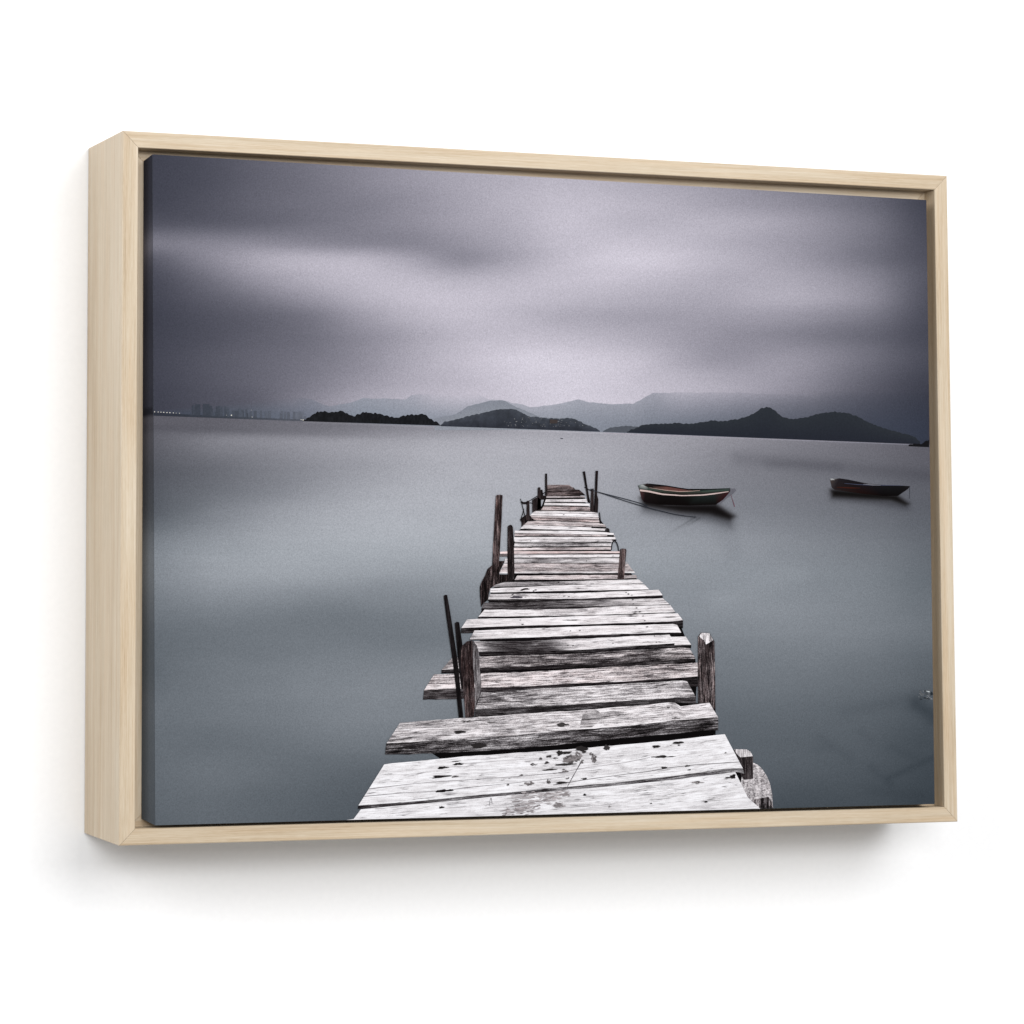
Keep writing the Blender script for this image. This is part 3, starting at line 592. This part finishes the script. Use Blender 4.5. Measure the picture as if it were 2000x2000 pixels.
# things beside the pier
P0 = 0.00034
def post(name, outline, m_, con=.35, rust=.5, layer=0.0011, label=None):
    return fill(name, outline, layer, tone=(m_, con, random.random(), rust), label=label)
post('printed_beam', [(1433, 1463.1), (1458, 1463.8), (1466, 1469), (1470.6, 1477.9), (1470.6, 1521), (1452, 1523), (1440, 1500), (1432, 1475)], .2, .35, .3, 0.00037)
post('printed_beam', [(1433, 1463.1), (1458, 1463.6), (1466, 1468.6), (1470, 1477), (1446, 1479), (1440, 1474)], .78, .4, .1, 0.00038)
fill('printed_log', [(1470.6, 1489.3), (1480, 1494), (1487.6, 1500.7), (1497, 1515), (1503.6, 1530.3), (1508, 1553), (1509.3, 1583), (1460, 1583), (1445, 1534.9), (1452, 1500)], 0.00036, tone=(.68, .36, .3, .1), grain='iso', label='pale rounded log end at bottom right of the jetty')
post('printed_log', [(1470, 1562), (1500, 1556), (1507, 1566), (1509, 1584), (1466, 1584)], .24, .9, .2, 0.00037)
post('printed_stake', [(865.6, 1164), (868, 1161.5), (872.6, 1162), (880, 1205), (893, 1290), (899, 1350), (904.3, 1401.7), (895.2, 1401.7), (889, 1340), (881, 1275), (871, 1206)], .04, .14, .2, 0.00116, 'thin black stake leaning left')
post('printed_stake', [(887.4, 1217), (891, 1214.3), (895.9, 1215), (902, 1256), (907, 1300), (909, 1345), (900, 1345), (894, 1290)], .05, .14, .2, 0.00112)
post('printed_post', [(899.8, 1272), (902, 1261), (911.4, 1252.3), (920.7, 1251), (926, 1254), (926, 1300), (925.5, 1350), (927, 1376), (925, 1400), (908.5, 1401.7), (906, 1369.4), (902, 1330), (899.4, 1303)], .2, .42, .8, 0.00118, 'square brown post left of the jetty, nearest the viewer')
post('printed_post_side', [(922, 1252), (930, 1259.6), (934, 1273.5), (936.5, 1305), (939.1, 1336.3), (938.3, 1354.5), (931, 1369), (926.5, 1385), (927, 1340), (923, 1300)], .42, .38, .1, 0.0012)
post('printed_post', [(1362.5, 1243), (1368.6, 1235.4), (1384.5, 1236), (1394.6, 1252.6), (1396, 1310), (1396.6, 1386), (1390, 1381), (1385, 1372.4), (1362.8, 1374), (1362.2, 1300)], .24, .5, .5, PIER0+0.00053, 'square brown post with a pale worn top, right of the jetty')
post('printed_post_top', [(1364.5, 1243), (1369, 1236), (1384, 1236.6), (1392, 1250), (1386, 1254), (1378, 1258.5), (1374, 1251), (1368, 1246)], .7, .8, .1, 0.00118)
post('printed_post', [(1210.1, 1074), (1211.5, 1071.6), (1214.5, 1071.2), (1221.7, 1071.9), (1222.8, 1075.5), (1219.8, 1105.2), (1217.8, 1131.3), (1205, 1131.3), (1207.8, 1101.6)], .3, .42, .7, 0.0011, 'short brown post at the right side, halfway out')
post('printed_rock', [(960, 1104), (951.5, 1111), (946.6, 1124), (939.6, 1137), (936.3, 1146.7), (936.8, 1165), (939, 1186), (944, 1178), (951.8, 1172), (956, 1150), (966.7, 1142), (990.7, 1134.8), (991, 1122), (974, 1121.7), (977, 1112), (985, 1095.6), (972, 1095.6)], .13, .55, .7, 0.00106, 'dark encrusted stump at the left side')
post('printed_post', [(967.8, 968), (971, 966.4), (977, 966.2), (980.9, 967.4), (978.7, 1020.7), (975.4, 1078.3), (973.8, 1102), (967.8, 1119.6), (960.2, 1113), (962.4, 1064), (965.1, 1015)], .22, .42, .8, 0.0011, 'tall brown post at the left side')
post('printed_post', [(990.7, 1029.5), (992, 1026.5), (996, 1024.8), (999.3, 1026), (1001.5, 1031.5), (1003, 1070), (1004.2, 1129.3), (998.3, 1135.3), (990.7, 1134.8), (990.2, 1070)], .12, .34, .5, 0.00112, 'round-topped black post beside the tall brown one')
for pts, mm in (([(1063.8, 925), (1067.8, 925), (1068.3, 967.2), (1063.8, 967.2)], .12), ([(1049.5, 952.4), (1052, 951.4), (1054.7, 952.2), (1055.8, 996.8), (1049, 996.8)], .16), ([(1054.9, 956.4), (1058.6, 956.4), (1060.5, 968), (1066, 968), (1066, 975), (1055.6, 976)], .06),
                ([(1038.7, 976.3), (1049, 970.6), (1055.8, 976), (1056, 993), (1046, 998), (1038.9, 1000.8)], .13), ([(1027.9, 978.6), (1033, 977.4), (1034.2, 1016.1), (1027.3, 1016.1)], .24),
                ([(1137.2, 921), (1141.8, 920.3), (1145.5, 945), (1149, 966), (1151.8, 980), (1151.4, 983), (1147, 980.5), (1143.6, 958)], .05), ([(1162.3, 919.6), (1167.4, 919.4), (1165.4, 967), (1168, 975.7), (1166.8, 1001.3), (1158.8, 1000.2), (1160.5, 968.3)], .09),
                ([(1153.7, 954.6), (1158.8, 954.1), (1158.8, 1000), (1152, 999)], .2), ([(1169.1, 1000.8), (1170.9, 1000.8), (1173.4, 1023), (1170.8, 1022.6)], .05)):
    post('printed_post', pts, mm, .22, .5, 0.00112)
post('printed_debris', [(1014.6, 1014), (1022, 1008.5), (1028, 1004.6), (1036, 1008), (1038, 1012), (1046, 1017), (1030, 1018), (1024, 1024), (1017.5, 1029), (1018, 1021)], .06, .5, .5, 0.00108)
post('printed_debris', [(1181, 1034), (1186, 1031), (1189, 1033), (1190, 1039.4), (1182, 1037.6)], .06, .3, .2, 0.00108)
post('printed_debris', [(1155, 1028.3), (1183.4, 1029.4), (1183.2, 1032.3), (1154, 1031.2)], .05, .2, .2, 0.00108)
post('printed_debris', [(1184, 1044.6), (1190, 1045.2), (1198, 1045), (1198.4, 1047), (1190, 1048.6), (1186, 1046.6)], .05, .2, .2, 0.00108)
# ropes, wires, hoop: ribbons
def ribbon(name, pts, wd, rgb, layer=0.00115, label=None):
    p, _ = resample(pts, max(12, len(pts)*6)); t = np.gradient(p, axis=0); t /= np.hypot(*t.T)[:, None]+1e-9; nn = np.stack([-t[:, 1], t[:, 0]], 1)
    ww = np.interp(np.linspace(0, 1, len(p)), np.linspace(0, 1, len(wd)), wd)[:, None]/2
    P = np.concatenate([p+nn*ww, p-nn*ww]); o = px_sheet(name, P, grid_faces(len(p), 2), layer, rgb=np.array([rgb]*len(P)))
    if label: o['label'] = label
ribbon('printed_rope', [(1152, 955), (1160, 958.6), (1167, 961), (1220, 974.5), (1230, 977.2), (1252.8, 983.8), (1264, 988)], (1.3, 1.5, 1.3), (42, 46, 54), label='thin mooring line from the far posts to the boat')
ribbon('printed_rope', [(1167, 961), (1220, 978.4), (1230, 981.5), (1273.3, 994), (1315.4, 1004.3), (1340, 1008), (1358.7, 1010)], (1.3, 1.5, 1.1), (38, 42, 50))
for pts in ([(1015.6, 974), (1018.8, 985.5), (1024, 1007)], [(1022.6, 994), (1016, 1017)], [(1033, 978.5), (1049, 968.5)], [(1055, 967), (1064, 961.5)], [(1033, 982), (1040, 982.5)], [(1140.5, 951.5), (1154, 958.5)]):
    ribbon('printed_wire', pts, (1.2, 1.7), (22, 20, 22))
ribbon('printed_wire', [(1017, 980), (1021, 982.5), (1027, 982.5), (1031, 980)], (3.5, 5), (26, 20, 22))
ribbon('printed_hoop', [(1193.2, 1074), (1194.2, 1064), (1196, 1058.5), (1199.5, 1056.4), (1203.5, 1060), (1206, 1067), (1207.6, 1076)], (1.7, 2.2, 1.8), (22, 22, 26), label='dark iron hoop on the right edge of the jetty')
ribbon('printed_hoop', [(1195, 1054.6), (1203, 1055)], (2.5, 2.5), (28, 26, 28))

# boats of the print
def boat(name, parts, label):
    P, F, Cc = [], [], []; 
    bm = bmesh.new(); cl = bm.verts.layers.float_color.new('ink')
    for k, (poly, c) in enumerate(parts):
        poly = np.array(poly, float); x, y = meas(*poly.T); vs = []
        cc = c if isinstance(c[0], (tuple, list)) else [c]*len(poly)
        for a_, b_, q in zip(x, y, cc):
            v_ = bm.verts.new((a_*S, (DC-0.0003-k*0.00003)*S, -b_*S)); v_[cl] = (*alb(q), 1); vs.append(v_)
        es = [bm.edges.new((vs[i], vs[(i+1) % len(vs)])) for i in range(len(vs))]
        bmesh.ops.triangle_fill(bm, edges=es, use_beauty=True)
    me = bpy.data.meshes.new(name); bm.to_mesh(me); bm.free(); o = link(name, me, INK, canvas); o['label'] = label; return o
def line_poly(pts, wds):
    p, _ = resample(pts, 20); t = np.gradient(p, axis=0); t /= np.hypot(*t.T)[:, None]; nn = np.stack([-t[:, 1], t[:, 0]], 1); ww = np.interp(np.linspace(0, 1, 20), np.linspace(0, 1, len(wds)), wds)[:, None]/2
    return np.concatenate([p+nn*ww, (p-nn*ww)[::-1]]).tolist()
Bt = lambda L_: [(1230+x/8.782, 920+y/8.782) for x, y in L_]
B2 = lambda L_: [(1600+x/8.782, 910+y/8.782) for x, y in L_]
boat('printed_boat', [
    (Bt([(1650, 330), (1720, 300), (1800, 300), (1825, 330), (1770, 390), (1650, 480), (1560, 560), (1480, 572)]), (98, 98, 106)),
    (Bt([(135, 250), (200, 226), (300, 212), (600, 248), (1000, 305), (1400, 305), (1720, 290), (1722, 345), (1690, 390), (1600, 490), (1480, 575), (1000, 590), (500, 575), (240, 530), (200, 470), (165, 330)]),
     [(70, 78, 78), (120, 124, 126), (30, 24, 24), (16, 16, 16), (20, 24, 22), (34, 44, 42), (52, 60, 60), (52, 26, 30), (48, 20, 24), (40, 14, 16), (10, 5, 5), (8, 4, 4), (9, 5, 5), (16, 10, 12), (50, 32, 34), (66, 40, 40)]),
    (Bt([(150, 245), (215, 232), (330, 290), (700, 345), (1000, 352), (1400, 330), (1700, 315), (1700, 345), (1300, 385), (1000, 400), (600, 378), (300, 330), (165, 305)]),
     [(90, 100, 98), (165, 168, 168), (62, 74, 68), (44, 50, 46), (52, 60, 54), (58, 76, 68), (52, 70, 64), (40, 46, 44), (40, 34, 32), (36, 28, 26), (38, 38, 34), (46, 54, 50), (60, 70, 68)]),
    (Bt([(390, 268), (640, 268), (850, 292), (1060, 325), (1050, 345), (850, 348), (600, 330), (440, 305)]), [(66, 48, 44), (88, 56, 51), (82, 50, 47), (58, 44, 41), (76, 56, 53), (100, 66, 62), (98, 68, 62), (70, 58, 54)]),
    (line_poly(Bt([(330, 285), (600, 328), (850, 352), (1050, 346), (1200, 334)]), (.5, 1.2, 1.3, .7)), (170, 146, 138)),
    (line_poly(Bt([(170, 330), (320, 348), (550, 398), (900, 422), (1250, 412), (1500, 382), (1690, 352)]), (3.4, 3.2, 2.4, 1.9, 2.2, 2.4, 1.2)), (198, 178, 174)),
    (line_poly(Bt([(330, 222), (600, 252), (1000, 318), (1300, 318), (1480, 308)]), (1.8, 2.2, 1.6, .8)), (12, 12, 12)),
    (line_poly(Bt([(1730, 400), (1760, 500), (1795, 610)]), (.5, .9, 1.4)), (104, 58, 72)),
    ], 'dark red rowing boat with a white stripe, moored near the jetty')
boat('printed_boat', [
    (B2([(180, 230), (205, 218), (350, 213), (500, 235), (850, 308), (1100, 328), (1400, 338), (1560, 346), (1520, 395), (1350, 512), (1100, 515), (700, 470), (260, 405), (215, 370), (190, 265)]),
     [(60, 62, 66), (150, 150, 154), (28, 26, 30), (24, 22, 26), (22, 20, 24), (20, 20, 22), (18, 18, 20), (26, 26, 30), (18, 16, 18), (8, 6, 6), (7, 4, 4), (26, 12, 10), (34, 26, 26), (44, 40, 42), (62, 54, 52)]),
    (line_poly(B2([(430, 298), (640, 318), (850, 328), (1150, 334), (1430, 338)]), (.8, 1.3, 1.1, .5)), (62, 66, 86)),
    (line_poly(B2([(750, 312), (900, 326), (1050, 332)]), (.4, .9, .4)), (150, 150, 156)),
    (line_poly(B2([(190, 225), (225, 228), (260, 240)]), (1.6, 1.6, .6)), (176, 178, 180)),
    (line_poly(B2([(300, 365), (500, 375), (700, 380)]), (1.2, 3.0, .8)), (54, 26, 20)),
    (line_poly(B2([(1545, 350), (1550, 450), (1545, 560)]), (.9, .7, .5)), (52, 54, 62)),
    ], 'small black-brown rowing boat further right on the water')

# knots, nail holes, droppings and wet stains on the two bleached planks
random.seed(21)
Z7 = lambda x, y: (670+x/4.391, 1380+y/4.391)
Z8 = lambda x, y: (1080+x/4.391, 1380+y/4.391)
sp = [(Z7, 850, 522, 50, 10, 20), (Z7, 980, 492, 40, 10, 20), (Z7, 970, 468, 35, 4, 60), (Z7, 830, 600, 75, 11, 30), (Z7, 955, 600, 30, 6, 60), (Z7, 840, 722, 50, 11, 25), (Z7, 915, 718, 35, 9, 35), (Z7, 840, 863, 22, 9, 40),
      (Z7, 1635, 495, 28, 11, 70), (Z7, 1760, 428, 25, 9, 60), (Z7, 1745, 480, 22, 9, 60), (Z7, 1765, 540, 62, 8, 55), (Z7, 1520, 590, 20, 11, 90), (Z7, 1595, 655, 36, 18, 110), (Z7, 1765, 640, 20, 22, 80), (Z7, 1730, 715, 32, 11, 40), (Z7, 1410, 668, 12, 6, 80), (Z7, 1690, 445, 12, 10, 80),
      (Z8, 50, 395, 26, 20, 40), (Z8, 110, 393, 40, 12, 45), (Z8, 240, 360, 52, 20, 40), (Z8, 262, 388, 18, 10, 50), (Z8, 455, 355, 26, 22, 60), (Z8, 160, 450, 62, 34, 100), (Z8, 205, 420, 34, 28, 110), (Z8, 90, 495, 90, 9, 50), (Z8, 345, 445, 22, 36, 100), (Z8, 240, 470, 22, 16, 90), (Z8, 25, 440, 24, 10, 90),
      (Z8, 100, 545, 28, 14, 110), (Z8, 318, 405, 10, 14, 110), (Z8, 75, 652, 46, 11, 40), (Z8, 120, 612, 22, 8, 90), (Z8, 265, 617, 24, 7, 50), (Z8, 265, 755, 15, 9, 40), (Z8, 880, 342, 40, 10, 30), (Z8, 1070, 308, 50, 11, 30), (Z8, 1075, 330, 11, 5, 60), (Z8, 930, 428, 50, 11, 34), (Z8, 930, 428, 105, 5, 80), (Z8, 950, 523, 25, 9, 40), (Z8, 1145, 508, 20, 7, 50), (Z8, 1165, 541, 14, 6, 40),
      (Z8, 1230, 650, 26, 10, 30), (Z8, 1230, 650, 64, 5, 120), (Z8, 1540, 600, 24, 16, 20), (Z8, 1510, 607, 44, 6, 45), (Z8, 1310, 816, 14, 7, 30), (Z8, 835, 829, 10, 5, 60), (Z8, 480, 855, 16, 7, 110), (Z8, 50, 842, 48, 22, 130), (Z8, 1475, 395, 9, 5, 110), (Z8, 985, 8, 14, 5, 50), (Z8, 1050, 97, 40, 6, 70),
      (Z7, 1000, 218, 50, 11, 40), (Z7, 1050, 125, 40, 9, 70), (Z7, 1270, 135, 50, 7, 90), (Z7, 1165, 335, 70, 22, 40), (Z8, 70, 155, 50, 18, 60)]
P, F, Cc, LF = [], [], [], []
BN = [0]
def blob(cx, cy, rx, ry, c, ang=-0.08, rough=.3, n_=16):
    BN[0] += 1; LF.extend([(BN[0] % 64)*1e-5]*(n_+1)); i = len(P); P.append((cx, cy)); Cc.append(c); ph = random.random()*9
    for k in range(n_):
        a_ = 2*math.pi*k/n_; r = 1+rough*(random.random()-.5)*2+.12*math.sin(3*a_+ph)
        x, y = rx*r*math.cos(a_), ry*r*math.sin(a_); P.append((cx+x*math.cos(ang)-y*math.sin(ang), cy+x*math.sin(ang)+y*math.cos(ang))); Cc.append(c)
    for k in range(n_): F.append((i, i+1+k, i+1+(k+1) % n_))
for z, x, y, rx, ry, g in sp:
    cx, cy = z(x, y); c = (g+2, g*.97, g*.98)
    if g < 70 or rx < 14: blob(cx, cy, rx/4.391, ry/4.391, c)
    else:
        for q in range(int(5+rx*ry/60)):
            a_ = random.uniform(0, 6.28); d_ = random.random()**.6; f_ = random.uniform(.16, .42); gg = g*random.uniform(.8, 1.35)
            blob(cx+d_*rx*math.cos(a_)/4.391, cy+d_*ry*math.sin(a_)/4.391, max(.7, rx*f_/4.391), max(.5, ry*f_/4.391), (gg+2, gg*.97, gg*.98), rough=.45, n_=10)
# small nail marks on the nearer planks
for (x, y) in ((1041, 1154), (1045, 1152), (1101, 1164), (1110, 1165), (1163, 1156), (1222, 1157), (1226, 1160), (1235, 1171), (1236, 1179), (1242, 1187), (1240, 1195), (1248, 1195), (1255, 1203), (1258, 1212), (1262, 1224), (1264, 1224), (1277, 1242), (1281, 1254), (1303, 1301), (1233, 1162),
               (1015, 1211), (1020, 1219), (1113, 1232), (1131, 1231), (1108, 1260), (1118, 1261), (1012, 1158), (1000, 1161), (1025, 1166), (1196, 1256), (1139, 1279), (1303, 1382), (1090, 1137), (1128, 1132), (1196, 1086), (1167, 1086), (1033, 1087), (1036, 1056), (1040, 1066), (1062, 1053), (1095, 1101), (1145, 1095), (1101, 1024), (1051, 1026), (1052, 1035), (1100, 1005)):
    blob(x, y, random.uniform(1, 2.6)*(1 if y > 1130 else .6), random.uniform(.6, 1.1)*(1 if y > 1130 else .7), (38, 32, 32), n_=8)
blob(1023, 1151, 9, 1.6, (40, 34, 34), -.15); blob(1008, 1166, 13, 2, (70, 66, 74), -.05); blob(1117, 1211, 16, .8, (60, 50, 50), -.03)
blob(1309, 1205, 12, .9, (40, 34, 34), -.03)
SB = np.array([Z7(*p) for p in ((1455, 760), (1560, 735), (1800, 735), (1850, 720), (1932, 715), (1932, 760), (1830, 790), (1810, 840), (1700, 850), (1620, 905), (1500, 925), (1370, 930), (1390, 870), (1480, 835), (1440, 800))])
for q in range(420):
    x, y = random.uniform(975, 1112), random.uniform(1541, 1594)
    dd = float(soft_poly(np.array([x]), np.array([y]), SB)[0])
    if dd < random.uniform(-3, 3) and random.random() < .85:
        g = random.uniform(120, 190); blob(x, y, random.uniform(2.5, 8), random.uniform(.5, 1.3), (g+4, g-3, g-1), -.12, .4, 8)
tag(px_sheet('printed_knots', P, F, 0.0012, rgb=np.array(Cc, float), lift=LF), kind='stuff', label='dark knots, nail holes and splashes on the near planks')
ribbon('printed_crack', [Z8(240, 470), Z8(190, 560), Z8(150, 630), Z8(118, 690)], (2.6, 1.2, 1.6, .8), (96, 92, 96), 0.00108)
ribbon('printed_crack', [Z8(0, 672), Z8(300, 622), Z8(600, 582), Z8(850, 550), Z8(1000, 523), Z8(1200, 500), Z8(1610, 473)], (1.1, .8, 1.1, .9), (66, 60, 64), 0.00108)
ribbon('printed_crack', [Z8(0, 575), Z8(300, 520), Z8(600, 482), Z8(830, 435)], (.9, .5, .6), (120, 112, 116), 0.00108)
ribbon('printed_crack', [Z7(220, 705), Z7(600, 660), Z7(1000, 630), Z7(1500, 598), Z7(1932, 560)], (1.0, .5, .6, .9), (104, 98, 104), 0.00108)
ribbon('printed_crack', [Z7(170, 770), Z7(500, 740), Z7(830, 722), Z7(1100, 690), Z7(1500, 650), Z7(1900, 600)], (1.1, .7, .9, .6, .5), (88, 82, 88), 0.00108)
ribbon('printed_crack', [Z7(980, 492), Z7(1300, 468), Z7(1700, 440)], (.8, .4, .3), (140, 134, 138), 0.00108)
ribbon('printed_crack', [Z7(1250, 850), Z7(1258, 800), Z7(1266, 780), Z7(1275, 830)], (.8, .9), (90, 86, 90), 0.00108)
fill('printed_stain', [(1100+x/6.0375, 1240+y/6.0375) for x, y in ((215, 985), (225, 930), (280, 890), (380, 880), (425, 910), (430, 970), (400, 1040), (330, 1090), (190, 1095), (200, 1030))], PIER0+0.00060, tone=(.6, .42, .33, .1), grain='h', label='round grey stain on the thick askew plank')
# wave breaking over a stone at the right edge
P, F, Cc = [], [], []
for k in range(46):
    blob(random.uniform(1793, 1822), random.uniform(1348, 1366)-(0 if random.random() < .5 else 0), random.uniform(1, 3), random.uniform(.5, 1.2), tuple(random.choice([50, 76, 100, 118])+np.array((-2, 1, 5))), ang=.25)
blob(1812, 1350.5, 4, .9, (196, 202, 206), .25); blob(1819, 1355, 3, 3, (40, 46, 52), .4)
tag(px_sheet('printed_foam', P, F, 0.0002, rgb=np.array(Cc, float), lift=[(i//17)*1e-5 for i in range(len(P))]), kind='stuff', label='small patch of foam at the right edge of the water')
# printed lights on the wrapped left edge
for o in list(bpy.data.objects):
    if o.type == 'MESH': 
        for p in o.data.polygons: p.use_smooth = False
